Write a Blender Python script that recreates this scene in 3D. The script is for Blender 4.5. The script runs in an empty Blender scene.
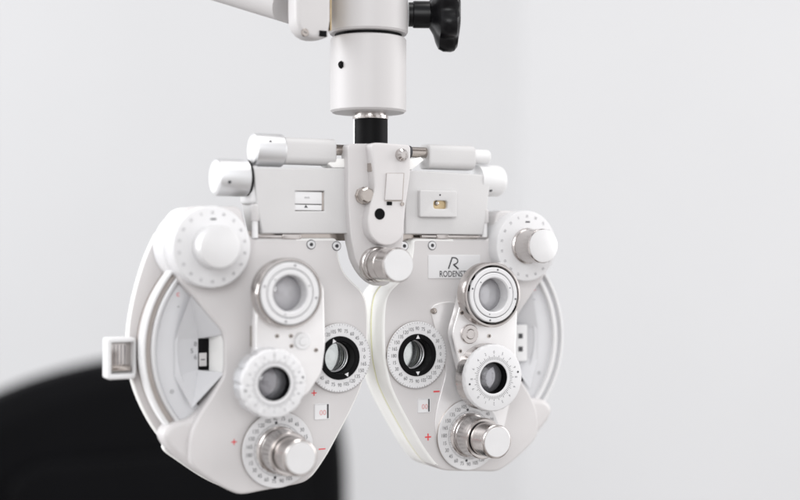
import bpy, bmesh, math, random
from mathutils import Vector, Matrix
random.seed(4)
R = math.radians
scene = bpy.context.scene
C = scene.collection

# ------------------------------------------------------------------ camera
# device axes: X across the instrument, -Y its front (examiner side), Z up; unit 1 m, shapes written in mm
YAW, DIST, FPX = R(27), 0.94, 1300.0
sa, ca = math.sin(YAW), math.cos(YAW)
CAM = Vector((-sa*DIST, -ca*DIST, 0))
cam = bpy.data.cameras.new('camera'); camo = bpy.data.objects.new('camera', cam); C.objects.link(camo)
camo.location = CAM; camo.rotation_euler = (R(90), 0, -YAW)
cam.sensor_width = 36; cam.lens = FPX/800*36; cam.clip_start = .05; cam.clip_end = 50
cam.dof.use_dof = True; cam.dof.focus_distance = .935; cam.dof.aperture_fstop = 2.05
scene.camera = camo

# ------------------------------------------------------------------ light
W = bpy.data.worlds.new('World'); scene.world = W; W.use_nodes = True
nt = W.node_tree; nt.nodes.clear()
out = nt.nodes.new('ShaderNodeOutputWorld'); bg = nt.nodes.new('ShaderNodeBackground')
tc = nt.nodes.new('ShaderNodeTexCoord'); sep = nt.nodes.new('ShaderNodeSeparateXYZ')
mr = nt.nodes.new('ShaderNodeMapRange'); mr.inputs[1].default_value = -1; mr.inputs[2].default_value = 1
rp = nt.nodes.new('ShaderNodeValToRGB'); rp.color_ramp.elements[0].color = (.66, .64, .63, 1)
rp.color_ramp.elements[1].color = (.92, .93, .96, 1)
e = rp.color_ramp.elements.new(.45); e.color = (1.06, 1.05, 1.06, 1)
nt.links.new(tc.outputs['Generated'], sep.inputs[0]); nt.links.new(sep.outputs[2], mr.inputs[0])
nt.links.new(mr.outputs[0], rp.inputs[0])
# dark brown patch added to the surroundings for the metal to reflect
dt = nt.nodes.new('ShaderNodeVectorMath'); dt.operation = 'DOT_PRODUCT'
dt.inputs[1].default_value = Vector((-.25, -.6, -.75)).normalized()
m2 = nt.nodes.new('ShaderNodeMapRange'); m2.inputs[1].default_value = .78; m2.inputs[2].default_value = .97
m2.inputs[3].default_value = 0; m2.inputs[4].default_value = .62
mx = nt.nodes.new('ShaderNodeMix'); mx.data_type = 'RGBA'
nt.links.new(tc.outputs['Generated'], dt.inputs[0]); nt.links.new(dt.outputs['Value'], m2.inputs[0])
nt.links.new(m2.outputs[0], mx.inputs[0]); nt.links.new(rp.outputs[0], mx.inputs[6])
mx.inputs[7].default_value = (.20, .16, .14, 1)
# noise-driven dark patches added to the surroundings, to give the metal contrast
nz = nt.nodes.new('ShaderNodeTexNoise'); nz.inputs['Scale'].default_value = 2.6; nz.inputs['Detail'].default_value = 1.5
nr = nt.nodes.new('ShaderNodeValToRGB'); nr.color_ramp.elements[0].position = .40; nr.color_ramp.elements[1].position = .50
nr.color_ramp.elements[0].color = (.20, .165, .145, 1); nr.color_ramp.elements[1].color = (1, 1, 1, 1)
ml = nt.nodes.new('ShaderNodeMix'); ml.data_type = 'RGBA'; ml.blend_type = 'MULTIPLY'; ml.inputs[0].default_value = 1
nt.links.new(tc.outputs['Generated'], nz.inputs['Vector']); nt.links.new(nz.outputs[0], nr.inputs[0])
nt.links.new(mx.outputs[2], ml.inputs[6]); nt.links.new(nr.outputs[0], ml.inputs[7])
nt.links.new(ml.outputs[2], bg.inputs[0]); bg.inputs[1].default_value = .84
nt.links.new(bg.outputs[0], out.inputs[0])

def area(name, loc, target, sx, sy, power, col=(1, 1, 1)):
    l = bpy.data.lights.new(name, 'AREA'); l.shape = 'RECTANGLE'; l.size = sx; l.size_y = sy
    l.energy = power; l.color = col
    o = bpy.data.objects.new(name, l); C.objects.link(o); o.location = loc
    o.rotation_euler = (Vector(target)-Vector(loc)).to_track_quat('-Z', 'Y').to_euler()
    return o
area('window_light', (-2.4, 1.25, .75), (0, 0, -.06), 1.7, 1.7, 48, (.97, .98, 1))
area('front_fill_light', (-1.0, -1.75, .6), (0, 0, -.06), .9, .9, 11.5, (.98, .99, 1))  # added fill lamp at camera left, brightens the left-facing flanks and front plates
area('side_window_light', (2.1, -.75, .45), (.1, 0, -.06), 1.3, 1.3, 16, (1, .99, .99))
area('ceiling_light', (.3, -.5, 2.2), (0, .1, 0), 1.0, 1.0, 16, (1, .98, .96))

scene.view_settings.view_transform = 'Standard'; scene.view_settings.look = 'None'
scene.view_settings.exposure = 0.38; scene.view_settings.gamma = 1
scene.render.engine = 'CYCLES'
scene.render.resolution_x, scene.render.resolution_y = 1024, 640

# ------------------------------------------------------------------ materials
def mat(name, col, rough=.5, metal=0., spec=.5, bump=0., bscale=400., var=0., vscale=20., coat=0., brushed=None):
    m = bpy.data.materials.new(name); m.use_nodes = True
    n = m.node_tree.nodes; l = m.node_tree.links; b = n['Principled BSDF']
    b.inputs['Base Color'].default_value = (*col, 1); b.inputs['Roughness'].default_value = rough
    b.inputs['Metallic'].default_value = metal; b.inputs['Specular IOR Level'].default_value = spec
    b.inputs['Coat Weight'].default_value = coat; b.inputs['Coat Roughness'].default_value = .12
    t = n.new('ShaderNodeTexCoord')
    if var:
        no = n.new('ShaderNodeTexNoise'); no.inputs['Scale'].default_value = vscale; no.inputs['Detail'].default_value = 5
        l.new(t.outputs['Object'], no.inputs['Vector'])
        r = n.new('ShaderNodeValToRGB'); r.color_ramp.elements[0].position = .3; r.color_ramp.elements[1].position = .7
        r.color_ramp.elements[0].color = (*[c*(1-var) for c in col], 1)
        r.color_ramp.elements[1].color = (*[min(1, c*(1+var)) for c in col], 1)
        l.new(no.outputs[0], r.inputs[0]); l.new(r.outputs[0], b.inputs['Base Color'])
        r2 = n.new('ShaderNodeMapRange'); r2.inputs[3].default_value = rough*.85; r2.inputs[4].default_value = min(1, rough*1.15)
        l.new(no.outputs[0], r2.inputs[0]); l.new(r2.outputs[0], b.inputs['Roughness'])
    if bump:
        no = n.new('ShaderNodeTexNoise'); no.inputs['Scale'].default_value = bscale; no.inputs['Detail'].default_value = 3
        if brushed:
            mp = n.new('ShaderNodeMapping'); mp.inputs['Scale'].default_value = brushed
            l.new(t.outputs['Object'], mp.inputs['Vector']); l.new(mp.outputs[0], no.inputs['Vector'])
        else:
            l.new(t.outputs['Object'], no.inputs['Vector'])
        bp = n.new('ShaderNodeBump'); bp.inputs['Strength'].default_value = bump; bp.inputs['Distance'].default_value = .0002
        l.new(no.outputs[0], bp.inputs['Height']); l.new(bp.outputs[0], b.inputs['Normal'])
    return m
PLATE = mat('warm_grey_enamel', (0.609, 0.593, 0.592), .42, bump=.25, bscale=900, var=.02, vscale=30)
WHITE = mat('white_enamel', (0.715, 0.715, 0.719), .4, bump=.15, bscale=700, var=.015, vscale=30)
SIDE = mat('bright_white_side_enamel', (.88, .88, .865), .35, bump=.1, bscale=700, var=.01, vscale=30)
DIALW = mat('white_dial_face', (0.676, 0.676, 0.684), .45, bump=.1, bscale=900, var=.015, vscale=60)
SATINL = mat('bright_aluminium', (.72, .725, .735), .46, metal=1, bump=.12, bscale=40, brushed=(60, 1, 1))
COOL = mat('cool_grey_enamel', (.575, .57, .57), .42, bump=.25, bscale=900, var=.02, vscale=30)
SATIN = mat('satin_aluminium', (.56, .53, .515), .2, metal=1, bump=.55, bscale=60, brushed=(1, 20, 1), var=.03, vscale=90)
CAPW = mat('turned_aluminium_end', (0.72, 0.72, 0.724), .42, metal=.55, bump=.2, bscale=500, var=.02, vscale=80)
STEEL = mat('polished_steel', (.46, .42, .39), .16, metal=1, var=.05, vscale=120)
BRASS = mat('aged_brass', (.56, .44, .27), .35, metal=1, var=.12, vscale=200)
BLACK = mat('black_anodised', (.004, .004, .0045), .5, spec=.08, var=.2, vscale=100)
RUBBER = mat('black_plastic', (.005, .005, .006), .3, spec=.2, bump=.2, bscale=300, var=.2, vscale=60)
INK = mat('dark_print', (.04, .04, .045), .6)
INKG = mat('grey_print', (.16, .16, .17), .6)
RED = mat('red_print', (.72, .05, .06), .6)
GROOVE = mat('taupe_groove', (0.41, 0.369, 0.344), .5, var=.05, vscale=80)
SEAM = mat('pale_yellow_gasket', (.72, .71, .43), .5)
DISC = mat('pale_blue_grey_disc', (0.631, 0.635, 0.652), .30, var=.02, vscale=40, coat=.4)
LABEL = mat('glossy_white_label', (0.722, 0.722, 0.73), .25, var=.01, vscale=60)
LEATHER = mat('black_leatherette', (.0022, .0023, .003), .6, spec=.07, bump=.5, bscale=160, var=.25, vscale=12)
WALL = mat('white_plaster', (0.625, 0.632, 0.642), .8, bump=.1, bscale=80, var=.01, vscale=3)
WALLR = mat('white_plaster_lit', (0.635, 0.64, 0.648), .8, bump=.1, bscale=80, var=.01, vscale=3)  # same plaster made lighter: the right wall's stronger light put into its colour
ARM = mat('cream_white_enamel', (0.551, 0.539, 0.539), .45, bump=.15, bscale=700, var=.015, vscale=20)

def glass(name, tint, bloom=0., col=(.8, .8, .82), ior=1.7):
    m = bpy.data.materials.new(name); m.use_nodes = True
    n = m.node_tree.nodes; l = m.node_tree.links; n.remove(n['Principled BSDF'])
    tr = n.new('ShaderNodeBsdfTransparent'); tr.inputs[0].default_value = (*tint, 1)
    gl = n.new('ShaderNodeBsdfGlossy'); gl.inputs['Roughness'].default_value = .03
    fr = n.new('ShaderNodeFresnel'); fr.inputs[0].default_value = ior
    no = n.new('ShaderNodeTexNoise'); no.inputs['Scale'].default_value = 3
    mxx = n.new('ShaderNodeMixShader'); l.new(fr.outputs[0], mxx.inputs[0])
    l.new(tr.outputs[0], mxx.inputs[1]); l.new(gl.outputs[0], mxx.inputs[2]); 
    df = n.new('ShaderNodeBsdfDiffuse'); df.inputs[0].default_value = (*col, 1)
    mb = n.new('ShaderNodeMixShader'); mb.inputs[0].default_value = bloom
    l.new(mxx.outputs[0], mb.inputs[1]); l.new(df.outputs[0], mb.inputs[2])
    l.new(mb.outputs[0], n['Material Output'].inputs[0])
    return m
GLASS = glass('coated_glass', (.93, .95, .94))
SMOKE = glass('grey_filter_glass', (.80, .80, .83), .20, (.50, .50, .53), 2.1)
HAZY = glass('bloomed_glass', (.93, .94, .95), .38, (.70, .69, .72), 2.1)

# ------------------------------------------------------------------ helpers (mm, device axes)
def P(px, py, y=0.):
    """device-plane point (mm) at depth y for a position measured on the 800x500 photograph"""
    r = (px-400)/FPX; u = (250-py)/FPX
    dx, dy = sa+r*ca, ca-r*sa
    t = (y/1000-CAM.y)/dy
    return ((CAM.x+t*dx)*1000, t*u*1000)
def S(px, y=0.):
    """mm per photograph pixel at depth y under column px"""
    r = (px-400)/FPX
    return (y/1000-CAM.y)/(ca-r*sa)/FPX*1000
def M(x): return -39-x
WL = {}
def link(o, parent, loc):
    C.objects.link(o); WL[o.name] = Vector(loc)
    if parent is not None:
        o.parent = parent; o.location = (Vector(loc)-WL[parent.name])/1000
    else: o.location = Vector(loc)/1000
def empty(name, loc, label, cat):
    o = bpy.data.objects.new(name, None); link(o, None, loc); o.empty_display_size = .02
    o['label'] = label; o['category'] = cat
    return o

class MB:
    """collects vertices and faces in mm, builds one mesh object"""
    def __init__(s): s.v, s.f, s.m, s.mats = [], [], [], []
    def add(s, v, f, m=None):
        k = len(s.v); s.v += [tuple(p) for p in v]
        if m is not None and m not in s.mats: s.mats.append(m)
        mi = s.mats.index(m) if m is not None else -1
        for q in f: s.f.append([i+k for i in q]); s.m.append(mi)
    def box(s, x0, x1, y0, y1, z0, z1, b=0., m=None):
        bm = bmesh.new(); bmesh.ops.create_cube(bm, size=1)
        for v in bm.verts: v.co = Vector(((x0+x1)/2+v.co.x*(x1-x0), (y0+y1)/2+v.co.y*(y1-y0), (z0+z1)/2+v.co.z*(z1-z0)))
        if b: bmesh.ops.bevel(bm, geom=bm.edges[:], offset=b, segments=3, affect='EDGES', profile=.5)
        s.bm(bm, m)
    def bm(s, bm, m=None):
        bm.verts.index_update()
        s.add([v.co for v in bm.verts], [[v.index for v in f.verts] for f in bm.faces], m); bm.free()
    def lathe(s, prof, c, axis='Y', n=72, m=None, mod=None, closed=False):
        """prof = [(r, h)] along the axis from centre c; a first or last r of 0 closes the end"""
        vs, fs, rows = [], [], []
        for (r, h) in prof:
            row = []
            if r <= 1e-6:
                row = [len(vs)]; vs.append(s._ax(0, 0, h, c, axis))
            else:
                for i in range(n):
                    a = 2*math.pi*i/n
                    rr = r*(mod(a, r, h) if mod else 1)
                    row.append(len(vs)); vs.append(s._ax(rr*math.cos(a), rr*math.sin(a), h, c, axis))
            rows.append(row)
        if closed: rows.append(rows[0])
        for A, B in zip(rows, rows[1:]):
            for i in range(n):
                j = (i+1) % n
                if len(A) == 1 and len(B) == 1: continue
                if len(A) == 1: fs.append([A[0], B[i], B[j]])
                elif len(B) == 1: fs.append([A[i], B[0], A[j]])
                else: fs.append([A[i], B[i], B[j], A[j]])
        s.add(vs, fs, m)
    def _ax(s, a, b, h, c, axis):
        if axis == 'Y': return (c[0]+a, c[1]+h, c[2]+b)
        if axis == 'X': return (c[0]+h, c[1]+a, c[2]+b)
        return (c[0]+a, c[1]+b, c[2]+h)
    def rect(s, cx, cz, w, h, y, ang=0., m=None):
        ca_, sn = math.cos(ang), math.sin(ang)
        s.add([(cx+a*ca_-b*sn, y, cz+a*sn+b*ca_) for a, b in ((-w/2, -h/2), (w/2, -h/2), (w/2, h/2), (-w/2, h/2))], [[0, 1, 2, 3]], m)
    def poly(s, pts, y, m=None):
        s.add([(x, y, z) for x, z in pts], [list(range(len(pts)))], m)
    def text(s, body, cx, cz, size, y, ang=0., m=None, sx=1., bold=-.003):
        v, f = glyphs(body, bold)
        ca_, sn = math.cos(ang), math.sin(ang)
        s.add([(cx+(a*sx*ca_-b*sn)*size, y, cz+(a*sx*sn+b*ca_)*size) for a, b in v], f, m)
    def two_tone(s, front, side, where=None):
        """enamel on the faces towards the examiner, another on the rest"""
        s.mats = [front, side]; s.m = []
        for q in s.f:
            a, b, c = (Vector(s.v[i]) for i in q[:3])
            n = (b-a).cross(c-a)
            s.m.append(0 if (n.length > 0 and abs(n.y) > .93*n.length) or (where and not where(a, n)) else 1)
    def build(s, name, m, parent, loc=None, smooth=32, mir=False):
        v = s.v
        if loc is None:
            loc = [(min(p[i] for p in v)+max(p[i] for p in v))/2 for i in range(3)]
        me = bpy.data.meshes.new(name)
        me.from_pydata([((p[0]-loc[0])/1000, (p[1]-loc[1])/1000, (p[2]-loc[2])/1000) for p in v], [], s.f)
        bm = bmesh.new(); bm.from_mesh(me); bmesh.ops.recalc_face_normals(bm, faces=bm.faces[:]); bm.to_mesh(me); bm.free()
        if s.mats and m is None:
            for q in s.mats: me.materials.append(q)
            for p, i in zip(me.polygons, s.m): p.material_index = max(i, 0)
        elif s.mats:
            me.materials.append(m)
            for q in s.mats: me.materials.append(q)
            for p, i in zip(me.polygons, s.m): p.material_index = i+1
        else: me.materials.append(m)
        for p in me.polygons: p.use_smooth = True
        me.set_sharp_from_angle(angle=R(smooth))
        o = bpy.data.objects.new(name, me); link(o, parent, loc)
        return o

_g = {}
def glyphs(body, bold=-.003):
    if (body, bold) in _g: return _g[(body, bold)]
    cu = bpy.data.curves.new('lettering', 'FONT'); cu.body = body; cu.align_x = 'CENTER'; cu.align_y = 'CENTER'
    cu.resolution_u = 3; cu.offset = bold
    o = bpy.data.objects.new('lettering', cu); C.objects.link(o)
    dg = bpy.context.evaluated_depsgraph_get(); me = o.evaluated_get(dg).to_mesh()
    r = ([(v.co.x, v.co.y) for v in me.vertices], [list(p.vertices) for p in me.polygons])
    o.evaluated_get(dg).to_mesh_clear(); bpy.data.objects.remove(o); bpy.data.curves.remove(cu)
    _g[(body, bold)] = r
    return r

def plate_geo(loops, y0, y1, bevel=1., res=3):
    """outline(s) with holes in X,Z, thickness y0 (front) to y1 (back), rounded edges -> verts, faces"""
    cu = bpy.data.curves.new('outline', 'CURVE'); cu.dimensions = '2D'; cu.fill_mode = 'BOTH'
    cu.extrude = max((y1-y0)/2-bevel, .01); cu.bevel_depth = bevel; cu.offset = -bevel; cu.bevel_resolution = res
    for lp in loops:
        sp = cu.splines.new('POLY'); sp.points.add(len(lp)-1); sp.use_cyclic_u = True
        for p, (x, z) in zip(sp.points, lp): p.co = (x, z, 0, 1)
    o = bpy.data.objects.new('outline', cu); C.objects.link(o)
    dg = bpy.context.evaluated_depsgraph_get(); me = o.evaluated_get(dg).to_mesh()
    bm = bmesh.new(); bm.from_mesh(me); bmesh.ops.remove_doubles(bm, verts=bm.verts[:], dist=.002)
    bm.verts.index_update()
    yc = (y0+y1)/2
    r = ([(v.co.x, yc-v.co.z, v.co.y) for v in bm.verts], [[v.index for v in f.verts] for f in bm.faces])
    bm.free(); o.evaluated_get(dg).to_mesh_clear(); bpy.data.objects.remove(o); bpy.data.curves.remove(cu)
    return r
def plate(name, loops, y0, y1, bevel, m, parent, res=3):
    b = MB(); b.add(*plate_geo(loops, y0, y1, bevel, res)); return b.build(name, m, parent)
def circ(cx, cz, r, n=64): return [(cx+r*math.cos(2*math.pi*i/n), cz+r*math.sin(2*math.pi*i/n)) for i in range(n)]
def chaikin(p, k=2):
    for _ in range(k):
        q = []
        for a, b in zip(p, p[1:]+p[:1]):
            q.append((a[0]*.75+b[0]*.25, a[1]*.75+b[1]*.25)); q.append((a[0]*.25+b[0]*.75, a[1]*.25+b[1]*.75))
        p = q
    return p
def px(pts, y): return [P(a, b, y) for a, b in pts]
def rrect(x0, x1, z0, z1, r, n=6):
    o = []
    for cx, cz, a0 in ((x1-r, z1-r, 0), (x0+r, z1-r, 90), (x0+r, z0+r, 180), (x1-r, z0+r, 270)):
        for i in range(n+1):
            a = R(a0+90*i/n); o.append((cx+r*math.cos(a), cz+r*math.sin(a)))
    return o
def knurl(n, d): return lambda a, r, h: 1-d*(.5+.5*math.cos(n*a))

# ------------------------------------------------------------------ setting: the white walls behind
def cam_pt(right, fwd, up): return (CAM + Vector((sa, ca, 0))*fwd + Vector((ca, -sa, 0))*right + Vector((0, 0, up)))*1000
def wall(name, a, b, m, label):
    """upright slab from a to b (right, forward in metres from the camera foot)"""
    A, B = cam_pt(*a, 0), cam_pt(*b, 0); d = (B-A).normalized(); nrm = Vector((-d.y, d.x, 0))*100
    bm_ = MB(); v = []
    for z in (-1300, 1500):
        for q in (A, B, B+nrm, A+nrm): v.append((q.x, q.y, z))
    bm_.add(v, [[0, 1, 2, 3], [4, 5, 6, 7], [0, 1, 5, 4], [1, 2, 6, 5], [2, 3, 7, 6], [3, 0, 4, 7]])
    o = bm_.build(name, m, None); o['label'] = label; o['category'] = 'wall'; return o
wall('wall', (-2.4, 2.75), (.31, 3.3), WALL, 'plain white wall behind the black chair, left of the faint corner')
wall('wall', (.3105, 3.3), (1.5, 2.55), WALLR, 'plain brighter-lit white wall at right, beyond the faint corner')

# ------------------------------------------------------------------ exam chair, far out of focus
def chair():
    root = empty('exam_chair', (-330, 970, -1000), 'black padded examination chair out of focus behind the left lens head', 'chair')
    y = 950
    x0, z1 = P(-45, 351, y); x1, z0 = P(342, 900, y)
    o = MB()
    out_ = px([(-100, 490), (-72, 440), (-12, 404), (45, 380), (110, 363), (175, 353), (240, 354), (299, 366), (337, 393), (353, 430), (357, 500), (352, 700), (336, 860), (290, 900), (0, 900), (-50, 860), (-66, 700)], y)
    o.add(*plate_geo([chaikin(out_[::-1], 2)], y, y+110, 42, 8)); o.build('backrest', LEATHER, root)
    o = MB(); o.add(*plate_geo([rrect(x0+60, x1-60, z0+40, z1-150, 60)], y-16, y+40, 15, 6)); o.build('back_pad', LEATHER, root)
    o = MB(); o.box(x0-10, x1+10, y-430, y+60, z0-110, z0-2, 40); o.build('seat', LEATHER, root)
    for xx in (x0-62, x1+8):
        o = MB(); o.box(xx, xx+54, y-330, y+20, z0+70, z0+120, 20); o.box(xx+16, xx+38, y-60, y-20, z0-60, z0+75, 4); o.build('armrest', LEATHER, root)
    o = MB(); o.lathe([(0, 0), (240, 0), (240, 18), (60, 40), (45, 60), (45, z0-110+1100), (0, z0-110+1100)], ((x0+x1)/2, y-180, -1100), 'Z'); o.build('pedestal', STEEL, root)
chair()

# ------------------------------------------------------------------ support arm (carries the instrument)
AX, AZ = P(368.3, 40, 6)
AR = 38*S(368, 6)
def support():
    z0 = P(368, 113, 6)[1]; z1 = P(368, 37.5, 6)[1]
    root = empty('support_arm', (AX, 6, z0), 'white enamelled stand arm with round sleeve and joint block, above the instrument', 'stand arm')
    o = MB(); o.lathe([(0, z0), (AR-1.5, z0), (AR, z0+1.4), (AR, z1-2.2), (AR-.8, z1-1), (AR-4, z1), (0, z1)], (AX, 6, 0), 'Z', 96)
    sl = o.build('sleeve', ARM, root)
    a = math.atan2(-1, 0)                      # set-screw hole
    hx, hz = P(351, 62, -19)
    o = MB(); o.lathe([(0, -1.5), (1.9, -1.5), (2.4, -.25), (2.8, 0), (2.8, .5), (0, .5)], (hx, -math.sqrt(max(1, AR**2-(hx-AX)**2))+6.5, hz), 'Y', 24); o.build('screw_hole', BLACK, sl)
    o = MB(); o.lathe([(0, z1-.3), (AR-3.2, z1-.3), (AR-3.2, z1+2.2), (0, z1+2.2)], (AX, 6, 0), 'Z', 96); o.build('gap_ring', BLACK, root)
    zt = z1+1.6
    o = MB(); o.lathe([(0, zt), (AR-4, zt), (AR+.2, zt+.5), (AR+1.2, zt+2), (AR+1.2, zt+62), (0, zt+62)], (AX, 6, 0), 'Z', 96); blk = o.build('joint_block', ARM, root)
    # square end box with a rounded lower corner
    yb = -14
    bx = px([(331.3, -28), (331.3, 36), (322, 38.5), (311, 38), (302, 33), (297, 24), (296.2, 12), (296.2, -28)], yb)
    o = MB(); o.add(*plate_geo([chaikin(bx[::-1], 1)], yb, yb+17, 3.2, 5)); ebx = o.build('end_box', ARM, root)
    x, z = P(320.5, 34.5, yb+4)
    o = MB(); o.box(x-2.7, x+2.7, yb-.9, yb+4, z-2, z+2, .3); o.build('catch', BLACK, ebx)
    x, z = P(305, 32.5, yb)
    o = MB(); o.lathe([(0, -.6), (2.4, -.6), (2.8, -.2), (2.8, 1)], (x, yb, z), 'Y', 24); o.rect(x, z, 2.6, .5, yb-.7, R(-20), INK); o.build('screw', STEEL, ebx)
    o = MB(); o.box(P(331.2, 0, yb)[0]-.2, P(331.9, 0, yb)[0]+.3, yb+1.2, yb+20, P(331, 30, yb)[1], P(331, -28, yb)[1]); o.build('seam', BRASS, root)
    # the arm itself, going up and away to the left
    A = Vector((P(302, 0, 0)[0], 24, P(302, -30, 0)[1])); d = Vector((-300, 380, 165)); L = d.length; d.normalize()
    side = d.cross(Vector((0, 0, 1))).normalized(); up = side.cross(d)
    prof = rrect(-24, 24, -32, 44, 13)
    vs = []; fs = []; n = len(prof)
    for t in (-8, L):
        for a_, b_ in prof: vs.append(A+d*t+side*a_+up*b_)
    for i in range(n): j = (i+1) % n; fs.append([i, j, n+j, n+i])
    fs += [list(range(n)), list(range(n, 2*n))]
    o = MB(); o.add(vs, fs); o.build('arm', ARM, root)
    # star knob
    kx, kz = P(410, 15, 4); k = S(425, 4)
    o = MB(); o.lathe([(0, -2), (8.8, -2), (8.8, 1), (9.6, 1.4), (9.8, 2.2), (9.8, 17), (0, 17)], (kx, 2, kz), 'X', 48)
    NL = 6
    def star(a, r, h): return 1-.17*(r/27.)*(.5-.5*math.cos(NL*(a-R(-90))))**1.6
    o.lathe([(0, 12), (9.9, 13), (11.5, 14.2), (15, 16.2), (21, 18), (25, 20), (26.8, 23.5), (27, 29), (26.2, 31.5), (23.5, 33.5), (14, 35), (0, 35.4)], (kx, 2, kz), 'X', 144, mod=star)
    ct, st = math.cos(R(-24)), math.sin(R(-24))
    o.v = [(kx+(x-kx)*ct-(y_-2)*st, 2+(x-kx)*st+(y_-2)*ct, z) for x, y_, z in o.v]
    o.build('clamp_knob', RUBBER, root)
    # collar under the sleeve
    r = 17.2*S(370, 6); cx = P(370.5, 0, 6)[0]; zc0 = P(370, 150, 6)[1]; zc1 = P(370, 118, 6)[1]
    o = MB(); o.lathe([(0, zc1-1), (r+.4, zc1-1), (r+.6, zc1), (r+.6, zc1+1.3), (r-1.2, zc1+1.6), (r-1.2, z0+.4), (0, z0+.4)], (cx, 6, 0), 'Z', 72); o.build('steel_ring', SATIN, root)
    return cx, r, zc0, zc1
CX, CR, ZC0, ZC1 = support()

# ------------------------------------------------------------------ the instrument
BASE = (-19.5, 15, P(370, 150, 6)[1])
ROOT = empty('phoropter', BASE, 'white and grey eye testing instrument with two lens heads, dials and silver knobs', 'phoropter')

o = MB(); o.lathe([(0, ZC0), (CR, ZC0), (CR, ZC1-1.2), (0, ZC1-1.2)], (CX, 6, 0), 'Z', 72); o.build('neck_collar', BLACK, ROOT)

o = MB(); o.lathe([(0, ZC0), (CR*.8, ZC0), (CR*.8, ZC1-.4), (0, ZC1-.4)], (CX-2.5, 7.6, 0), 'Z', 72); o.build('collar_highlight', SATINL, ROOT)  # added silver cylinder, stands in for the highlight down the collar's left edge

# ---- lens heads: outline traced for the left one, mirrored for the right
COVER = px([(250, 238), (338, 238), (338, 248), (340, 261), (345, 273), (353, 282), (362, 290), (367, 300), (368.7, 318), (368.7, 338), (367.5, 362),
            (362, 388), (352, 410), (341, 431), (328, 455), (316, 473), (309, 480), (302, 483.5), (285, 487), (262, 491), (248, 494), (240, 494.5), (233, 492.5), (220, 486), (206, 477),
            (194, 468), (189, 460), (189, 442), (193, 427), (201, 412), (213, 394), (222, 379), (224.5, 372), (224.5, 336), (219, 327), (207, 313),
            (197, 300), (189, 290), (181, 281), (176, 268), (173, 250), (175, 228), (182, 213), (192, 206), (241, 206), (245, 222)], 0)
def densify(p, s):
    q = []
    for a, b in zip(p, p[1:]+p[:1]):
        n = max(1, int(math.dist(a, b)/s))
        q += [(a[0]+(b[0]-a[0])*i/n, a[1]+(b[1]-a[1])*i/n) for i in range(n)]
    return q
COVER = chaikin(densify(COVER, 9), 2)
BACKP = px([(158, 230), (152, 241), (143, 262), (133.5, 295), (128, 325), (127, 350), (130, 375), (137, 398), (150, 424), (164, 443)], 34)
BACKP = BACKP + px([(178, 458), (194, 469), (206, 477.5), (220, 486.5), (233, 493), (240, 495), (248, 494.5), (262, 491), (285, 487), (302, 483.5), (309, 480), (316, 473), (328, 455), (341, 431), (352, 410),
                    (362, 388), (367.5, 362), (368.7, 338), (368.7, 318), (367, 300), (362, 290), (353, 282), (345, 273), (340, 261), (338, 248), (338, 239), (250, 239), (246, 222), (241, 209), (205, 213)], 0)
BACKP = chaikin(densify(BACKP, 12), 2)
BLEND = chaikin(densify(px([(205, 405), (214, 392), (230, 420), (230, 480), (206, 478.5), (190, 467), (176, 455.5), (166, 445), (163, 436), (167, 428), (176, 422), (190, 420)], 4), 9), 2)
WC = (-104, -67.5); WR = 82.0
def arc(cx, cz, r0, r1, a0, a1, n=48):
    p = [(cx+r1*math.cos(R(a0+(a1-a0)*i/n)), cz+r1*math.sin(R(a0+(a1-a0)*i/n))) for i in range(n+1)]
    return p+[(cx+r0*math.cos(R(a1-(a1-a0)*i/n)), cz+r0*math.sin(R(a1-(a1-a0)*i/n))) for i in range(n+1)]
LENS = [P(338, 357, -3), P(417, 355, -3)]
LENSC = [(-49.2, -76), (M(-51.5), -76.2)]

def numerals_ring(b, c, r, size, y, start, seq, ccw=1, m=INK, upright=False, step=15, tick=None):
    for i, s_ in enumerate(seq):
        a = R(start+ccw*step*i)
        b.text(s_, c[0]+r*math.cos(a), c[1]+r*math.sin(a), size, y, 0 if upright else a-R(90), m, sx=.85)
    if tick:
        n, r0, r1, w = tick
        for i in range(n):
            a = 2*math.pi*i/n
            long = 1.0 if i % 3 == 0 else .6
            rm0 = r0; rm1 = r0+(r1-r0)*long
            b.rect(c[0]+(rm0+rm1)/2*math.cos(a), c[1]+(rm0+rm1)/2*math.sin(a), abs(rm1-rm0), w, y, a, m)

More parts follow.
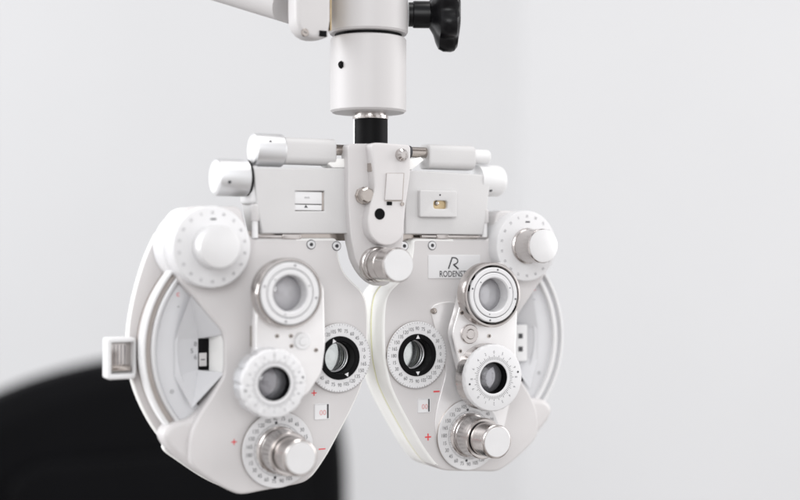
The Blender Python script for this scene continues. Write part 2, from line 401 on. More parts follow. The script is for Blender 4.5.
def head(side):
    f = (lambda p: p) if side == 0 else (lambda p: [(M(x), z) for x, z in p][::-1])
    g = (lambda x: x) if side == 0 else M
    lx, lz = LENSC[side]
    hole = circ(lx, lz, 12.5)
    lab = ('left', 'right')[side]
    bp_ = f(BACKP); cp_ = f(COVER)
    if side == 0:                                     # unseen inner edge cut away to let light onto the right flank
        lim = lambda p: [(min(x, -69.5), z) if z < -6 else (min(x, -50), z) for x, z in p]
        bp_, cp_ = lim(bp_), lim(cp_)
    hl_ = [circ(lx, lz, 19)] if side else []
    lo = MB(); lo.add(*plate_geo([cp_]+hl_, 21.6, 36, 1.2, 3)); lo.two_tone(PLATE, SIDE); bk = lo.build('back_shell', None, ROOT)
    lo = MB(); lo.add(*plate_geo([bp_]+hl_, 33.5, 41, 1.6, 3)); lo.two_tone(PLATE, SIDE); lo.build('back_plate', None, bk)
    o = MB(); o.add(*plate_geo([chaikin([(p[0]*.990+g(-105)*.010, p[1]*.990-75*.010) for p in f(COVER)], 0), hole], 19.4, 22.2, .2, 1)); o.build('gasket', SEAM, bk)
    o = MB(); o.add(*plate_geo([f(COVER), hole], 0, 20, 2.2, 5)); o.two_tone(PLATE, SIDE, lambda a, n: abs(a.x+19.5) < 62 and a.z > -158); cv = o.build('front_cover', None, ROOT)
    # white skin of the side walls
    o = MB(); o.add(*plate_geo([f(BLEND)], 5, 24, 4.5, 6)); o.build('lower_fairing', PLATE, cv)
    # temple wheel
    a0, a1 = (126, 236) if side == 0 else (54, -56)
    wx = g(WC[0])
    o = MB()
    n = 230; tv = []; tf = []
    prof = [(79.5, 22), (WR+1.6, 22), (WR+1.6, 10.5), (WR+1.0, 9.4), (WR-.6, 9), (WR-1.2, 9.4), (WR-1.2, 14), (WR-4, 14), (79.5, 22)]
    prof = [(WR-3, 20.6), (WR+1.6, 20), (WR+1.6, 10.2), (WR+.9, 9.2), (WR-.4, 9), (WR-.9, 9.4), (WR-.9, 13)]
    for i in range(n+1):
        a = R(a0+(a1-a0)*i/n); k = 1 if i % 2 else .9945
        for j, (r_, y_) in enumerate(prof): 
            rr = r_*(k if j in (1, 2) else 1)
            tv.append((wx+rr*math.cos(a), y_, WC[1]+rr*math.sin(a)))
    for i in range(n):
        for j in range(len(prof)-1):
            q = i*len(prof)+j; tf.append([q, q+1, q+1+len(prof), q+len(prof)])
    o.add(tv, tf); wh = o.build('temple_wheel', WHITE, ROOT, smooth=25)
    o = MB(); o.add(*plate_geo([arc(wx, WC[1], WR-6, WR-.95, a0, a1)], 12.5, 33.7, .3, 1)); o.build('groove', GROOVE if side == 0 else DISC, wh)
    o = MB(); o.add(*plate_geo([arc(wx, WC[1], WR-8.0, WR-4.6, a0, a1)], 9.2, 33.7, .8, 2)); o.build('rim', SATINL if side == 0 else WHITE, wh)
    o = MB(); o.add(*plate_geo([arc(wx, WC[1], 58, WR-7.6, a0-3 if side == 0 else a0+3, a1+3 if side == 0 else a1-3)], 12.2, 13.4, .3, 1)); dsc = o.build('wheel_face', DISC, wh)
    for (qx, qy, t_, m_) in ((178, 294, 'c', RED), (178.5, 306, '-', INK), (172, 391, 'o', INKG)):
        x, z = P(qx, qy, 12); b = MB(); b.text(t_, g(x), z, 5.5, 12.05, 0, m_); b.build('numeral', None, wh)
    if side == 1:
        q0, q1 = P(510, 325, 11.5), P(527, 361, 11.5)
        o = MB(); o.add(*plate_geo([rrect(q0[0], q1[0], q1[1], q0[1], 1.5)], 11, 12.4, .4, 2)); iw = o.build('index_window', WHITE, wh)
        for qy in (336, 349):
            x, z = P(520.5, qy, 11); b = MB(); b.rect(x, z, 4.0, 3.8, 10.9, 0, INK); b.build('index_mark', None, iw)
    # viewing notch: sloped hood facets and window block
    hp = [(P(191, 296, 5), 5), (P(224.3, 334, 1.4), 1.4), (P(224.3, 373, 1.4), 1.4), (P(192, 408, 6), 6), (P(174, 376, 11.9), 11.9), (P(174, 340, 11.9), 11.9),
          (P(198, 338.5, 20), 20), (P(209, 338.5, 20), 20), (P(209, 370, 20), 20), (P(198, 370, 20), 20)]
    hv = [(g(p[0]), y, p[1]) for p, y in hp]
    o = MB(); o.add(hv, [[0, 5, 6], [0, 6, 1], [1, 6, 7], [5, 4, 9, 6], [4, 3, 9], [3, 2, 9], [2, 8, 9]], DISC); o.add(hv, [[1, 7, 8, 2]], SIDE)
    hd = o.build('window_hood', None, ROOT, smooth=5)
    p0, p1 = P(196.5, 337, 20), P(210.5, 371.5, 20); xs = sorted((g(p0[0]), g(p1[0])))
    o = MB(); o.box(xs[0], xs[1], 20.1, 21.6, p1[1], p0[1], .2); o.build('window_opening', BLACK, hd)
    p0, p1 = P(199, 353, 20), P(206.5, 366, 20); xs = sorted((g(p0[0]), g(p1[0])))
    o = MB(); o.box(xs[0], xs[1], 19.6, 20.6, p1[1], p0[1], .2); o.rect(sum(xs)/2, (p0[1]+p1[1])/2, 3, .7, 19.55, 0, INK); o.build('read_out', ARM, hd)
    for qx, qy, t_ in ((195, 344, '8'), (191.5, 351, '5'), (195, 357, '6')):
        x, z = P(qx, qy, 18.2); b = MB(); b.text(t_, g(x), z, 4.6, 17.2, 0, INKG); b.build('numeral', None, hd)

    # sphere dial with boss and knob (top outer corner)
    dc = (P(212.5, 247, -12) if side == 0 else P(527, 246, -12)); rr = 27.3 if side == 0 else 26.6
    o = MB(); o.lathe([(rr, 34), (rr, 11), (rr-.5, 10.2), (rr-1.2, 9.8), (rr-1.2, 8.2), (rr-.5, 7.8), (rr, 7), (rr, -10.4), (rr-.6, -11.6), (rr-1.6, -12), (0, -12)], (dc[0], 0, dc[1]), 'Y', 96)
    sd = o.build('sphere_dial', DIALW, ROOT)
    b = MB()
    numerals_ring(b, dc, rr-4.4, 2.7, -12.1, 10, ['25', '20', '75', '50', '25', '0', '25', '50', '75', '10', '25', '50', '75', '20', '25', '50', '75', '30'][:18], 1, INKG, step=20)
    b.rect(dc[0]+.6, dc[1]+rr*.68, 4, 1.1, -12.1, 0, INK); b.build('scale_markings', None, sd)
    kr = 14.2 if side == 0 else 12.6
    o = MB(); o.lathe([(kr, -11.8), (kr, -25.6), (kr-.6, -26.7), (kr-1.6, -27), (0, -27)] if side == 0 else
                      [(kr+.8, -11.8), (kr+.8, -13.5), (kr, -14), (kr, -33), (kr-.7, -34), (kr-1.6, -34.2), (0, -34.2)], (dc[0], 0, dc[1]), 'Y', 96, mod=None)
    o.build('knob', CAPW if side == 0 else SATIN, sd)
    if side == 1:
        o = MB(); o.lathe([(kr-.5, -34.1), (kr-.5, -34.6), (kr-1.4, -34.9), (0, -34.9)], (dc[0], 0, dc[1]), 'Y', 72); o.build('knob_cap', CAPW, sd)

    # lens aperture with axis scale
    c = (lx, lz); r = 24.3
    o = MB(); o.lathe([(r-.9, 1), (r-.9, -.9), (r, -1), (r, -2.4), (r-.5, -3), (15.4, -3), (15.4, 1)], (lx, 0, lz), 'Y', 96); o.lathe([(r-.8, .5), (r-.8, -.95), (r+.06, -.95), (r+.06, -2.35)], (lx, 0, lz), 'Y', 96, STEEL); ax = o.build('axis_scale', DIALW, ROOT)
    b = MB()
    numerals_ring(b, c, 19.2, 3.7, -3.1, 90, ['90', '105', '120', '135', '150', '165', '180', '15', '30', '45', '60', '75', '90', '105', '120', '135', '150', '165', '0', '15', '30', '45', '60', '75'], 1, INK, True)
    numerals_ring(b, c, 19.4, 3.9, -3.1, 90, [], tick=(72, 24, 22.6, .22)); b.build('scale_markings', None, ax)
    o = MB(); o.lathe([(15.3, 0), (15.3, -3.6), (14.8, -4.1), (12, -4.1), (11.3, -3.4), (11.3, 5), (11, 5), (11, 10), (12.2, 12), (13, 25), (18.4, 40.5), (18.9, 40.6), (18.9, 0)], (lx, 0, lz), 'Y', 72)
    tb = o.build('lens_tube', BLACK, ROOT)
    for ang in (90, -90) if side else (112, -66):
        t = R(ang); cs, sn = math.cos(t), math.sin(t)
        b = MB(); b.poly([(lx+(14.7*cs), lz+14.7*sn), (lx+11.9*cs-1.6*sn, lz+11.9*sn+1.6*cs), (lx+11.9*cs+1.6*sn, lz+11.9*sn-1.6*cs)], -4.2, DIALW); b.build('pointer', None, tb)
    o = MB()
    for rr_, y_, t_ in ((10.3, 6.5, .7), (10.7, 11, .45), (11.3, 15.5, .7), (11.9, 20, .5)):
        o.lathe([(rr_+t_*math.cos(2*math.pi*i/10), y_+t_*math.sin(2*math.pi*i/10)) for i in range(10)], (lx, 0, lz), 'Y', 64, closed=True)
    o.build('lens_rim', SATINL, tb)
    o = MB(); o.lathe([(0, 9), (3, 9.2), (6, 9.9), (9, 11), (11.2, 12.4), (11.2, 13), (0, 13.6)], (lx, 0, lz), 'Y', 64); o.build('lens', GLASS, tb)

    # screws on the cover's top edge
    for q in ([(311, 244.5), (336.5, 246)], [(432, 245.5), (404, 246)])[side]:
        x, z = P(*q, 0)
        o = MB(); o.lathe([(3.0, .2), (3.0, -.5), (2.7, -.8), (1.4, -.8), (1.2, .1), (0, .1)], (x, 0, z), 'Y', 32)
        o.lathe([(0, -.35), (1.2, -.35)], (x, 0, z), 'Y', 6, INK); o.lathe([(3.0, -.1), (3.5, -.1)], (x, 0, z), 'Y', 32, INKG); o.build('screw', SATINL, cv)
    # little power window and the red marks
    wx_, wz_ = P(*((322, 411.5), (424, 405.5))[side], 0); w_ = (5.0, 4.6)[side]
    o = MB(); o.add(*plate_geo([rrect(wx_-w_-.9, wx_+w_+.9, wz_-w_-.6, wz_+w_+.6, .8), rrect(wx_-w_, wx_+w_, wz_-w_, wz_+w_, .3)], -.5, .6, .25, 2)); fr = o.build('power_window', DIALW, cv)
    b = MB(); b.rect(wx_-.4, wz_, w_*2-.8, w_*2, -.06, 0, LABEL); b.rect(wx_+w_-.6, wz_, 1.3, w_*2, -.1, 0, INK)
    b.text('00', wx_+.6, wz_-1, 5.2, -.12, 0, mat('pink_print', (.62, .22, .22), .6)); b.build('read_out', None, fr)
    for (qx, qy, t_) in ([(314, 393, '+'), (322, 449, '-'), (234, 442, '+')], [(436.5, 391.5, '-'), (428, 437, '+')])[side]:
        x, z = P(qx, qy, 0); b = MB()
        if t_ == '+': k_ = .5 if side == 0 else .66; b.add([(x+p*k_, -.12, z+q*k_) for p, q in ((-3.9, -.75), (-.75, -.75), (-.75, -3.9), (.75, -3.9), (.75, -.75), (3.9, -.75), (3.9, .75), (.75, .75), (.75, 3.9), (-.75, 3.9), (-.75, .75), (-3.9, .75))], [list(range(12))], RED)
        else: b.rect(x, z, 5.2, (.8, 1.1)[side], -.12, 0, RED)
        b.build('plus_mark' if t_ == '+' else 'minus_mark', None, cv)
    return cv
COV = [head(0), head(1)]

# ---- maker's label on the right head
x0, z1 = P(428, 255, 0); x1, z0 = P(480, 278, 0)
o = MB(); o.add(*plate_geo([rrect(x0, x1, z0, z1, .8)], -.5, .3, .15, 1)); lb = o.build('name_plate', LABEL, COV[1])
b = MB(); x, z = P(451, 274, 0); xl = P(434, 0, 0)[0]
b.text('RODENSTOCK', xl+21, z-.1, 6.3, -.58, 0, INK, sx=.80, bold=.012)
def stroke(b, pts, w, y, m):
    for (a, c) in zip(pts, pts[1:]):
        d = math.dist(a, c); ang = math.atan2(c[1]-a[1], c[0]-a[0])
        b.rect((a[0]+c[0])/2, (a[1]+c[1])/2, d+w*.5, w, y, ang, m)
stroke(b, px([(448.2, 268.5), (451.8, 257.6)], 0), 1.1, -.58, INK)
stroke(b, px([(451.8, 257.6), (455, 257.8), (457.2, 259.5), (457.4, 261.8), (456, 263.6), (453.2, 264.6)], 0), .95, -.585, INK)
stroke(b, px([(453.2, 264.6), (455.2, 266.4), (457.8, 268.8)], 0), 1.2, -.59, INK)
b.build('lettering', None, lb)

# ---- axis dials with knurled knobs at the bottom
def cyl_dial(side):
    c = (P(278.5, 450, -4) if side == 0 else P(469.5, 435, -4)); r = 26.2
    o = MB(); o.lathe([(r-1, .5), (r-1, -1.1), (r+.06, -1.1), (r+.06, -2.9)], (c[0], 0, c[1]), 'Y', 96, STEEL); o.lathe([(r-1.1, 1), (r-1.1, -1.2), (r, -1.2), (r, -3.2), (r-.6, -4), (0, -4)], (c[0], 0, c[1]), 'Y', 96); d = o.build('cylinder_dial', DIALW, ROOT)
    b = MB()
    seq = ['180', '15', '30', '45', '60', '75', '90', '105', '120', '135', '150', '165']*2
    numerals_ring(b, c, 21.6, 3.9, -4.1, 178 if side else 186, seq, 1, INK, True)
    for i in range(120):
        a = 2*math.pi*i/120; lg = 1.7 if i % 5 == 0 else 1.0
        b.rect(c[0]+(18.2-lg/2)*math.cos(a), c[1]+(18.2-lg/2)*math.sin(a), lg, .22, -4.1, a, INK)
    for a in (95, 262):
        t = R(a); b.add([(c[0]+18.9*math.cos(t)+1.0*math.cos(u), -4.15, c[1]+18.9*math.sin(t)+1.0*math.sin(u)) for u in [2*math.pi*i/12 for i in range(12)]], [list(range(12))], INK)
    b.build('scale_markings', None, d)
    o = MB(); o.lathe([(16.4, -3.9), (16.4, -5), (15.8, -5.8), (15.2, -6), (14.9, -6.2), (14.9, -9.5), (14.5, -9.8), (14.5, -10.4), (14.9, -10.7), (14.9, -24.2), (14.2, -25), (11.6, -25)], (c[0], 0, c[1]), 'Y', 180); o.build('outer_knob', SATIN, d)
    o = MB(); o.lathe([(11.6, -22), (11.6, -26), (12.2, -26.6), (12.2, -42.2), (11.5, -43.2), (10.8, -43.5), (0, -43.5)], (c[0], 0, c[1]), 'Y', 180); k = o.build('inner_knob', SATIN, d)
    o = MB(); o.lathe([(10.6, -43.3), (10.4, -43.8), (0, -43.9)], (c[0], 0, c[1]), 'Y', 72); o.build('knob_cap', CAPW, k)
    o = MB(); o.lathe([(11.9, -24.6), (11.9, -26.3), (12.3, -26.3), (12.3, -24.6)], (c[0], 0, c[1]), 'Y', 90, closed=True); o.build('gap_ring', BLACK, k)
for s in (0, 1): cyl_dial(s)

# ---- auxiliary lens turrets
def turret(side):
    if side == 0:
        up, uY, ur = P(290.5, 293.5, -33), -33, 23.6
        lw, lY, lr = P(274.5, 384, -36), -36, 23.2
        base = px([(252, 322), (255, 280), (276, 262), (304, 264), (320, 285), (321.5, 345), (318, 372), (303, 395), (270, 404), (246, 395), (243, 370), (252, 352)], -14)
        pa = (-21, -13)
    else:
        up, uY, ur = P(494, 295, -31), -31, 23.6
        lw, lY, lr = P(494, 378, -32), -32, 24.4
        base = px([(447, 332), (453, 312), (460, 282), (476, 264), (500, 262), (512, 282), (512.5, 318), (511, 350), (513, 380), (504, 398), (480, 400), (463, 392), (455, 365)], -12)
        pa = (-19, -11)
    o = MB(); o.add(*plate_geo([chaikin(densify(base, 8), 2), circ(up[0], up[1], 12.0), circ(lw[0], lw[1], 11.8)], pa[0], pa[1], 1.2, 3)); arm = o.build('turret_arm', SATINP, ROOT)
    # upper lens holder: outer cup, groove, inner ring
    yb = pa[0]+.4
    o = MB(); o.lathe([(ur, yb), (ur, uY+2), (ur-.6, uY+1), (ur-1.8, uY+.8), (ur-2.3, uY+1.6), (ur-2.3, uY+6), (15.5, uY+6), (15.5, yb), (ur, yb)], (up[0], 0, up[1]), 'Y', 120); cup = o.build('lens_cup', SATIN, ROOT)
    o = MB(); o.lathe([(ur-2.35, uY+5.9), (15.4, uY+5.9)], (up[0], 0, up[1]), 'Y', 72); o.build('groove', BLACK, cup)
    ri = ur-3.6 if side else ur-2.65
    o = MB(); o.lathe([(ri, uY+6), (ri, uY+.6), (ri-.6, uY), (17.2, uY), (16.7, uY+.5), (16.7, uY+1.6), (16.2, uY+1.6), (16.2, uY+.4), (15.7, uY-.1), (13.2, uY-.1), (12.3, uY+.8), (12.1, yb+6), (12.1, pa[1]+2), (13.5, pa[1]+2), (13.5, uY+6), (ri, uY+6)], (up[0], 0, up[1]), 'Y', 96); rg = o.build('lens_ring', DIALW, cup)
    o = MB(); o.lathe([(16.75, uY+1.5), (16.15, uY+1.5)], (up[0], 0, up[1]), 'Y', 72); o.build('ring_groove', INKG, rg)
    o = MB(); o.lathe([(0, uY+7.5), (3, uY+7.7), (6, uY+8.4), (9, uY+9.5), (12.15, uY+11.2), (12.15, uY+14), (0, uY+14.3)], (up[0], 0, up[1]), 'Y', 64); o.build('lens', HAZY, cup)
    for rr, rs, aa in (((ri+17)/2, .8, (80, 165, 260, 350)), (14.4, .55, (20, 140, 255))):
        for a in aa:
            t = R(a); b = MB(); b.lathe([(0, uY-.2), (rs*.9, uY-.2), (rs, uY+.2)], (up[0]+rr*math.cos(t), 0, up[1]+rr*math.sin(t)), 'Y', 14); b.build('set_screw', INKG, cup)
    if side:      # dark clips showing in the groove of the sharp right cup
        for a in (140, 165, 330):
            t = R(a); rr = ur-2.9
            o = MB(); o.box(up[0]+rr*math.cos(t)-1.0, up[0]+rr*math.cos(t)+1.0, uY+1.2, uY+4, up[1]+rr*math.sin(t)-2.4, up[1]+rr*math.sin(t)+2.4, .3); o.build('spring_clip', BLACK, cup)
    # lower cross-cylinder ring, coarse knurl on its flank
    o = MB()
    kn = (lambda a, r, h: (1-.035*max(0, math.cos(12*a))**4) if r > lr-1 else 1) if side == 0 else (lambda a, r, h: (1-.012*max(0, math.cos(24*a))**2) if r > lr-1 and h > lY+1 else 1)
    flank = SATIN if side else SATINL
    o.lathe([(lr, yb), (lr, lY+1.6), (lr-.9, lY+.3), (lr-1.6, lY), (11.9, lY), (11.4, lY+.5), (11.4, lY+2), (13, lY+2), (13, yb), (lr, yb)], (lw[0], 0, lw[1]), 'Y', 144, mod=kn); o.lathe([(lr+.1, yb), (lr+.1, lY+4)], (lw[0], 0, lw[1]), 'Y', 144, flank, mod=kn); cr = o.build('cross_cylinder_ring', DIALW, ROOT)
    o = MB(); o.lathe([(11.3, lY+.6), (11.3, lY+9), (10.9, lY+9), (10.9, pa[1]+1), (11.5, pa[1]+1), (11.7, lY+.6)], (lw[0], 0, lw[1]), 'Y', 72, closed=True); o.build('lens_tube', BLACK, cr)
    o = MB(); o.lathe([(0, lY+5), (3, lY+5.2), (6, lY+5.8), (8.5, lY+6.7), (11, lY+8), (11, lY+9.1), (0, lY+9.3)], (lw[0], 0, lw[1]), 'Y', 64); o.build('lens', SMOKE, cr)
    b = MB()
    for i in range(72):
        a = 2*math.pi*i/72; lg = 3.4 if i % 3 == 0 else 2.2
        b.rect(lw[0]+(13.2+lg/2)*math.cos(a), lw[1]+(13.2+lg/2)*math.sin(a), lg, .26, lY-.1, a, INK)
    numerals_ring(b, lw, 18.6, 3.0, lY-.1, 90, ['0', '2', '4', '6', '8', '9', '0', '1', '2', '3', '4', '6', '8', '9', '7', '5'], 1, INKG, step=22.5)
    for a in (10, 190):
        t = R(a); b.add([(lw[0]+20.6*math.cos(t)+.8*math.cos(u), lY-.12, lw[1]+20.6*math.sin(t)+.8*math.sin(u)) for u in [2*math.pi*i/12 for i in range(12)]], [list(range(12))], INK)
    b.build('scale_markings', None, cr)
    # push button and screws on the arm
    bx_, bz_ = (P(302, 341, pa[0]) if side == 0 else P(469, 334, pa[0])); br = 5.8 if side == 0 else 7.0
    o = MB(); o.lathe([(br, .4), (br, -1.6), (br-.5, -2.2), (br*.55, -2.2), (br*.45, -3.2), (0, -3.4)], (bx_, pa[0], bz_), 'Y', 48); o.build('button', SATIN if side else WHITE, arm)
    for q in ([(277, 336), (291, 336), (291.5, 346), (316, 350)], [(461.5, 313), (489, 336), (460, 351)])[side]:
        x, z = P(*q, pa[0]); o = MB(); o.lathe([(1.5, .2), (1.5, -.4), (.7, -.5), (.6, -.2), (0, -.2)], (x, pa[0], z), 'Y', 20); o.lathe([(0, -.25), (.6, -.25)], (x, pa[0], z), 'Y', 8, INK); o.build('screw', STEEL, arm)
SATINP = mat('satin_silver_plate', (.80, .79, .79), .34, metal=.6, var=.02, vscale=60, bump=.2, bscale=500)
for s in (0, 1): turret(s)

# ---- plate behind the right turret with a ball screw; brass latch at the left turret
pp = chaikin(densify(px([(430, 308), (436, 303.5), (452, 301), (500, 330), (510, 400), (500, 445), (470, 462), (440, 450), (434, 425), (437, 405), (440, 395), (446, 372), (441, 345), (435, 330)], -1), 8), 2)
o = MB(); o.add(*plate_geo([pp], -1.6, .5, .5, 2)); tp = o.build('turret_base', SATINP, ROOT)
x, z = P(434, 311, -2); o = MB(); o.lathe([(0, -2.6), (1.3, -2.2), (2.2, -.9), (2.4, .2), (2.4, 1)], (x, -1.8, z), 'Y', 32); o.build('ball_screw', STEEL, tp)
x0, z1 = P(252.5, 326, -9); x1, z0 = P(256.5, 347, -9)
o = MB(); o.box(x0, x1, -12, -3, z0, z1, .8); lt = o.build('latch', STEEL, ROOT)
o = MB(); o.lathe([(0, -4), (1.8, -3.4), (2.6, 0), (2.6, 3)], ((x0+x1)/2+.6, -12, (z0+z1)/2-1), 'Y', 24); o.build('pin', BRASS, lt)

# ---- upper slide housings with rollers and bars
def housing(side):
    g = (lambda x: x) if side == 0 else M
    out_ = px([(253.5, 168), (349, 168), (349, 233.5), (263, 233.5), (258, 210)], -3)
    pts = out_ if side == 0 else [(M(x), z) for x, z in out_][::-1]
    win = px([(295.5, 191), (324.5, 191), (324.5, 211), (295.5, 211)], -3)
    o = MB(); o.add(*plate_geo([pts]+([win] if side == 0 else []), -3, 27, 1.0, 3)); hs = o.build('slide_housing', COOL, ROOT)
    wd = px([(328, 164), (332, 158.5), (352, 158.5), (352, 167.8), (333, 167.8)], -2) if side == 0 else px([(404, 169), (404, 160), (421, 157), (424, 160), (412, 170)], -2)
    o = MB(); o.add(*plate_geo([wd], -2.2, 14, .8, 2)); o.build('shoulder', SIDE, hs)
    if side == 0:
        xs = (win[0][0], win[1][0]); zs = (win[2][1], win[0][1]); zm = P(309, 204.3, -3)[1]
        o = MB(); o.box(xs[0]-.4, xs[1]-1.6, -2.2, 2, zm+.3, zs[1]-.3, .3); o.box(xs[0]-.4, xs[1]-1.6, -2.0, 2, zs[0]+.3, zm-.3, .3)
        b_ = o.build('pupil_scale', LABEL, hs)
        o = MB(); o.box(xs[0]-1, xs[1]+1, 2, 3, zs[0]-1, zs[1]+1); o.box(xs[1]-1.4, xs[1]+.2, -1.6, 2.2, zs[0]+.5, zs[1]-.5, .2); o.build('window_recess', GROOVE, hs)
        b = MB(); x, z = P(306, 206.4, -2.2); b.poly([(x-1.4, z-.9), (x+1.4, z-.9), (x, z+1.2)], -2.15, INK)
        x, z = P(307, 197.5, -2.2); b.text('mm', x, z, 2.6, -2.3, 0, INKG); b.build('scale_markings', None, b_)
    else:
        a = px([(419.5, 190), (456.5, 190), (456.5, 217.5), (419.5, 217.5)], -6)
        h = px([(433, 200.5), (447, 200.5), (447, 209), (433, 209)], -6)
        o = MB(); o.add(*plate_geo([rrect(a[0][0], a[1][0], a[2][1], a[0][1], 1.2), rrect(h[0][0], h[1][0], h[2][1], h[0][1], 2)], -7, -2.9, .9, 3)); lv = o.build('level_plate', COOL, hs)
        o = MB(); o.box(h[0][0]-1, h[1][0]+1, -4.0, -3.1, h[2][1]-1, h[0][1]+1); o.build('level_back', BRASS, lv)
        o = MB(); xx, zz = P(437, 203.3, -5); o.lathe([(0, -2.6), (1.2, -2.2), (1.8, -1), (1.8, 1)], (xx, -3.4, zz), 'Y', 24); o.build('level_bubble', SATIN, lv)
        b = MB(); xx, zz = P(440, 195, -7); b.add([(xx+.7*math.cos(u), -7.1, zz+.7*math.sin(u)) for u in [2*math.pi*i/12 for i in range(12)]], [list(range(12))], INK); b.build('dot', None, lv)
    # long bar with rod and end cap along the top
    y = 6
    if side == 0:
        zc = P(300, 151.5, y)[1]; zr = 13.2*S(300, y)
        xa, xb = P(281, 0, y)[0], P(331.5, 0, y)[0]
        xe = P(351, 0, y)[0]; zrod = P(345, 150.5, y)[1]
        cap0, cap1, cr, zcap = P(252, 0, y)[0], P(281.5, 0, y)[0], 16.6*S(262, y), P(262, 150, y)[1]
    else:
        zc = P(446, 157.5, y)[1]; zr = 12.2*S(446, y)
        xa, xb = P(424, 0, y)[0], P(470, 0, y)[0]
        xe = P(408, 0, y)[0]; zrod = P(414, 152.5, y)[1]
        cap0, cap1, cr, zcap = P(469.5, 0, y)[0], P(488, 0, y)[0], 7.4*S(480, y), P(480, 157, y)[1]
    o = MB(); v = []; prof = rrect(-zr, zr, -zr, zr, 5.0, 5); n = len(prof)
    for x, k in ((xa, .93), (xa+.8, 1), (xb-.8, 1), (xb, .93)): v += [(x, y+p*k, zc+q*k) for p, q in prof]
    fs = [[i*n+j, i*n+(j+1) % n, (i+1)*n+(j+1) % n, (i+1)*n+j] for i in range(3) for j in range(n)]+[list(range(n)), list(range(3*n, 4*n))]
    o.add(v, fs); bar = o.build('adjusting_bar', COOL, ROOT)
    xm = xb if side == 0 else xa
    o = MB(); rr = 3.9; o.lathe([(0, min(xm, xe)), (rr, min(xm, xe)), (rr, max(xm, xe)), (0, max(xm, xe))], (0, y-2, zrod), 'X', 32)
    o.lathe([(0, xe-1), (rr+.7, xe-1), (rr+.7, xe+.5), (0, xe+.5)], (0, y-2, zrod), 'X', 32, INK); o.build('threaded_rod', STEEL, bar)
    o = MB(); o.lathe([(0, cap0), (cr*.86, cap0), (cr*.97, cap0+.8), (cr, cap0+2), (cr, cap1-1), (cr-.8, cap1), (0, cap1)] if side == 0 else [(0, cap0), (cr, cap0), (cr, cap1-1.2), (cr-1, cap1), (0, cap1)], (0, y, zcap), 'X', 64); cp = o.build('end_cap', SATINL if side == 0 else WHITE, bar)
    if side == 0:
        o = MB(); o.lathe([(0, cap0-.25), (cr*.84, cap0-.2), (cr*.86, cap0+.3)], (0, y, zcap), 'X', 64); o.build('end_face', WHITE, cp)
        xx, zz = P(270.5, 141.5, y-10); b = MB(); yy = y-math.sqrt(cr*cr-(zz-zcap)**2)
        b.lathe([(0, -.2), (1, -.2), (1.1, 1.5)], (xx, yy, zz), 'Y', 16, INK); b.build('set_screw', None, cp)
    # roller on the outer flank
    yr = 8
    if side == 0: r0, r1, rc, zz = P(214, 0, yr)[0], P(247, 0, yr)[0], 18.8*S(228, yr), P(228, 177.5, yr)[1]
    else: r0, r1, rc, zz = P(476, 0, yr)[0], P(501, 0, yr)[0], 15.5*S(490, yr), P(490, 181, yr)[1]
    o = MB()
    if side == 0: o.lathe([(0, r0), (rc*.84, r0), (rc*.95, r0+.9), (rc, r0+2.6), (rc, r1-1.4), (rc-.6, r1-.8), (0, r1-.8)], (0, yr, zz), 'X', 72)
    else: o.lathe([(0, r0), (rc, r0), (rc, r1-4), (rc*.93, r1-1.4), (rc*.8, r1), (0, r1)], (0, yr, zz), 'X', 72)
    rl = o.build('end_roller', SATINL if side == 0 else WHITE, ROOT)
    if side == 0:
        o = MB(); o.lathe([(0, r0-.25), (rc*.82, r0-.2), (rc*.84, r0+.3)], (0, yr, zz), 'X', 64); o.build('end_face', WHITE, rl)
        o = MB(); o.lathe([(0, r1-.9), (rc*.97, r1-.9), (rc*.97, r1+.5), (0, r1+.5)], (0, yr, zz), 'X', 72); o.build('gap_ring', BLACK, rl)
        o = MB(); o.box(r1, out_[0][0]+6, -1, 24, P(248, 204, 0)[1], P(248, 165, 0)[1], 3); o.build('roller_bearing', WHITE, rl)
    xx, zq = P(*((229.5, 182), (493, 190))[side], yr-12); b = MB(); yy = yr-math.sqrt(max(1, rc*rc-(zq-zz)**2))
    b.lathe([(0, -.25), (1.15, -.25), (1.3, 1.5)], (xx, yy, zq), 'Y', 16, INK); b.build('set_screw', None, rl)
    # dark slot under the housing, lever and upright pin
    z0, z1 = P((300, 437)[side], 239, 0)[1]-1, P((300, 437)[side], 232.5, 0)[1]
    xs = sorted((g(out_[3][0]-2), g(out_[2][0]+6)))
    o = MB(); o.box(xs[0], xs[1], 9, 24, z0, z1+1); o.build('slide_rail', STEEL, hs)
    if side == 0: la, lb_, pq, pt, pb = P(255, 0, 2)[0], P(300, 0, 2)[0], 255.5, 204, 238
    else: la, lb_, pq, pt, pb = P(421, 0, 2)[0], P(487, 0, 2)[0], 485, 209, 237
    zl = P((278, 455)[side], 236.4, 0)[1]
    o = MB(); o.box(la, lb_, .5, 4, zl-1.1, zl+1.1, .5)
    ww = 14 if side == 0 else 10
    xw = lb_-ww if side == 0 else la+12
    o.box(xw, xw+ww, -.4, 5, zl-1.9, zl+1.9, .6); lev = o.build('lever', SATIN, ROOT)
    xp, zt = P(pq, pt, -1); zb = P(pq, pb, -1)[1]
    o = MB(); o.lathe([(0, zb), (2.2, zb), (2.2, zt-8), (0, zt-8)], (xp, 0, 0), 'Z', 32); o.build('lever_pin', WHITE, lev)
    zh = zb+(zt-zb)*.5
    o = MB(); o.lathe([(0, zh), (2.9, zh), (3.3, zh+1), (3.1, zt-1), (2.4, zt), (0, zt)], (xp, 0, 0), 'Z', 32); o.build('lever_grip', ARM, lev)
for s in (0, 1): housing(s)

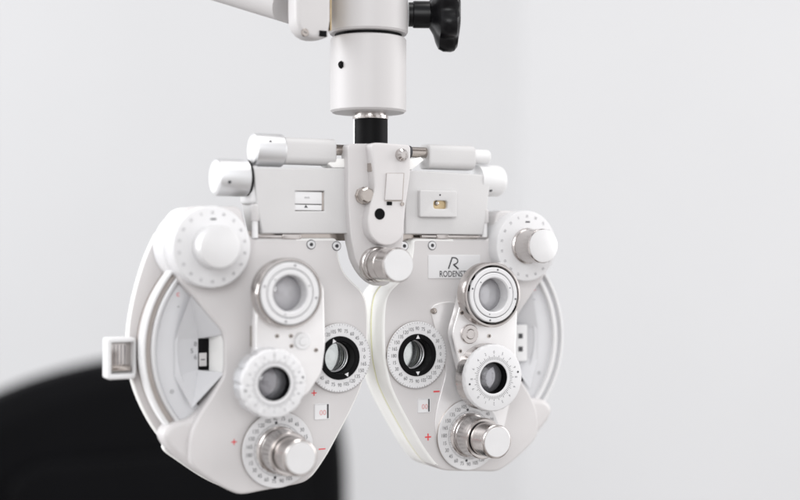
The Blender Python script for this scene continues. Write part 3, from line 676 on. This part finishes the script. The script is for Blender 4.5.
# ---- central bracket with the big centring knob
def bracket():
    y = -9
    ol = chaikin(densify(px([(348, 143.5), (372, 143.5), (405, 146), (405, 180), (404, 236), (400, 262), (394, 280), (384, 287), (374, 284), (364, 275), (356, 261), (351, 238), (348.5, 205)], y), 7), 2)
    o = MB(); o.add(*plate_geo([ol], y, 3, 1.0, 3)); br = o.build('centre_bracket', PLATE, ROOT)
    y = -19
    ol = chaikin(densify(px([(371.5, 143), (379, 142.5), (411, 145), (410.5, 175), (406, 205), (403, 238), (392, 246), (380, 245), (370, 236), (367.5, 222), (370.5, 205), (375, 190), (374, 170)], y), 6), 2)
    o = MB(); o.add(*plate_geo([ol], y, y+11, 1.3, 3)); fp = o.build('bracket_front', PLATE, ROOT)
    a = px([(387, 173.5), (403.5, 173.5), (402, 200), (385, 200)], y-1)
    b = MB(); b.poly(px([(386.2, 173), (404.3, 173), (402.8, 201.5), (384.2, 201.5)], y-.15), y-.15, GROOVE)
    b.build('panel_gap', None, fp)
    o = MB(); o.add(*plate_geo([a], y-1.2, y-.2, .2, 2)); o.build('panel', PLATE, fp)
    x, z = P(390, 203, y); o = MB(); o.box(x-2.6, x+1.4, y-.8, y+1, z-1.6, z+1, .3); o.build('catch', BLACK, fp)
    x, z = P(404.5, 204, y); o = MB(); o.lathe([(0, -1), (1.4, -.8), (1.6, .5)], (x-2, y, z), 'Y', 16); o.build('screw', STEEL, fp)
    x, z = P(379.7, 214, y); o = MB(); o.lathe([(0, -.5), (3.6, -.5), (4, -.2), (4, .6)], (x, y, z), 'Y', 40); o.build('plug', BLACK, fp)
    x, z = P(401, 155, y); o = MB(); o.lathe([(0, -5), (2.6, -4.6), (4.2, -3), (4.6, 0), (4.6, 1)], (x, y, z), 'Y', 40); o.build('thumb_screw', SATIN, fp)
    x, z = P(369.8, 163, -10); o = MB(); o.box(x-1.6, x+1.0, -16, -8, z-6.5, z+6.5, .8); o.build('clip', STEEL, br)
    x, z = P(365, 195.5, -13); o = MB()
    o.lathe([(0, -9), (4.6, -9), (5.6, -8), (5.8, -4), (4.6, -3.4), (4.6, -2.6), (6.2, -2), (6.2, 1)], (x, -9, z), 'Y', 8); o.build('lock_nut', STEEL, br)
    kx, kz = P(375.5, 264.5, -9)
    o = MB(); o.lathe([(12.6, 1), (12.6, -3.2), (12, -3.8), (11.4, -4), (11.4, -5.2), (12.2, -5.6), (12.2, -8.4), (11.6, -9), (10.6, -9.2), (10.6, -11), (11.9, -11.4), (11.9, -20), (11.6, -20.2), (11.6, -20.7), (11.9, -20.9), (11.9, -35), (11.2, -36), (10, -36.3), (0, -36.3)], (kx, -9, kz), 'Y', 96); k = o.build('centring_knob', SATIN, ROOT)
    o = MB(); o.lathe([(11, -36.2), (10.8, -36.7), (0, -36.8)], (kx, -9, kz), 'Y', 72); o.build('knob_cap', CAPW, k)
bracket()

# ---- thumb catch on the far left edge
xa, za = P(105, 337.5, 30); xb, zb = P(134, 378, 30)
o = MB(); o.add(*plate_geo([rrect(xa, xb, zb, za, 2.2), rrect(xa+3, xb-1.5, zb+3.6, za-3.4, .8)], 24, 38, 1.2, 3)); th = o.build('side_catch', WHITE, ROOT)
o = MB(); o.box(xa+3.5, xb, 33, 36, zb+4, za-4, .4); o.build('catch_insert', SATIN, th)
o = MB(); o.box(xa+4.2, xb-2, 29, 34, zb+5, zb+8.5, .6); o.build('catch_screw', STEEL, th)
b = MB()
for i in range(4): b.rect(xa+7+i*2.4, (za+zb)/2+2, .5, 13, 32.9, 0, INKG)
b.build('scale_markings', None, th)
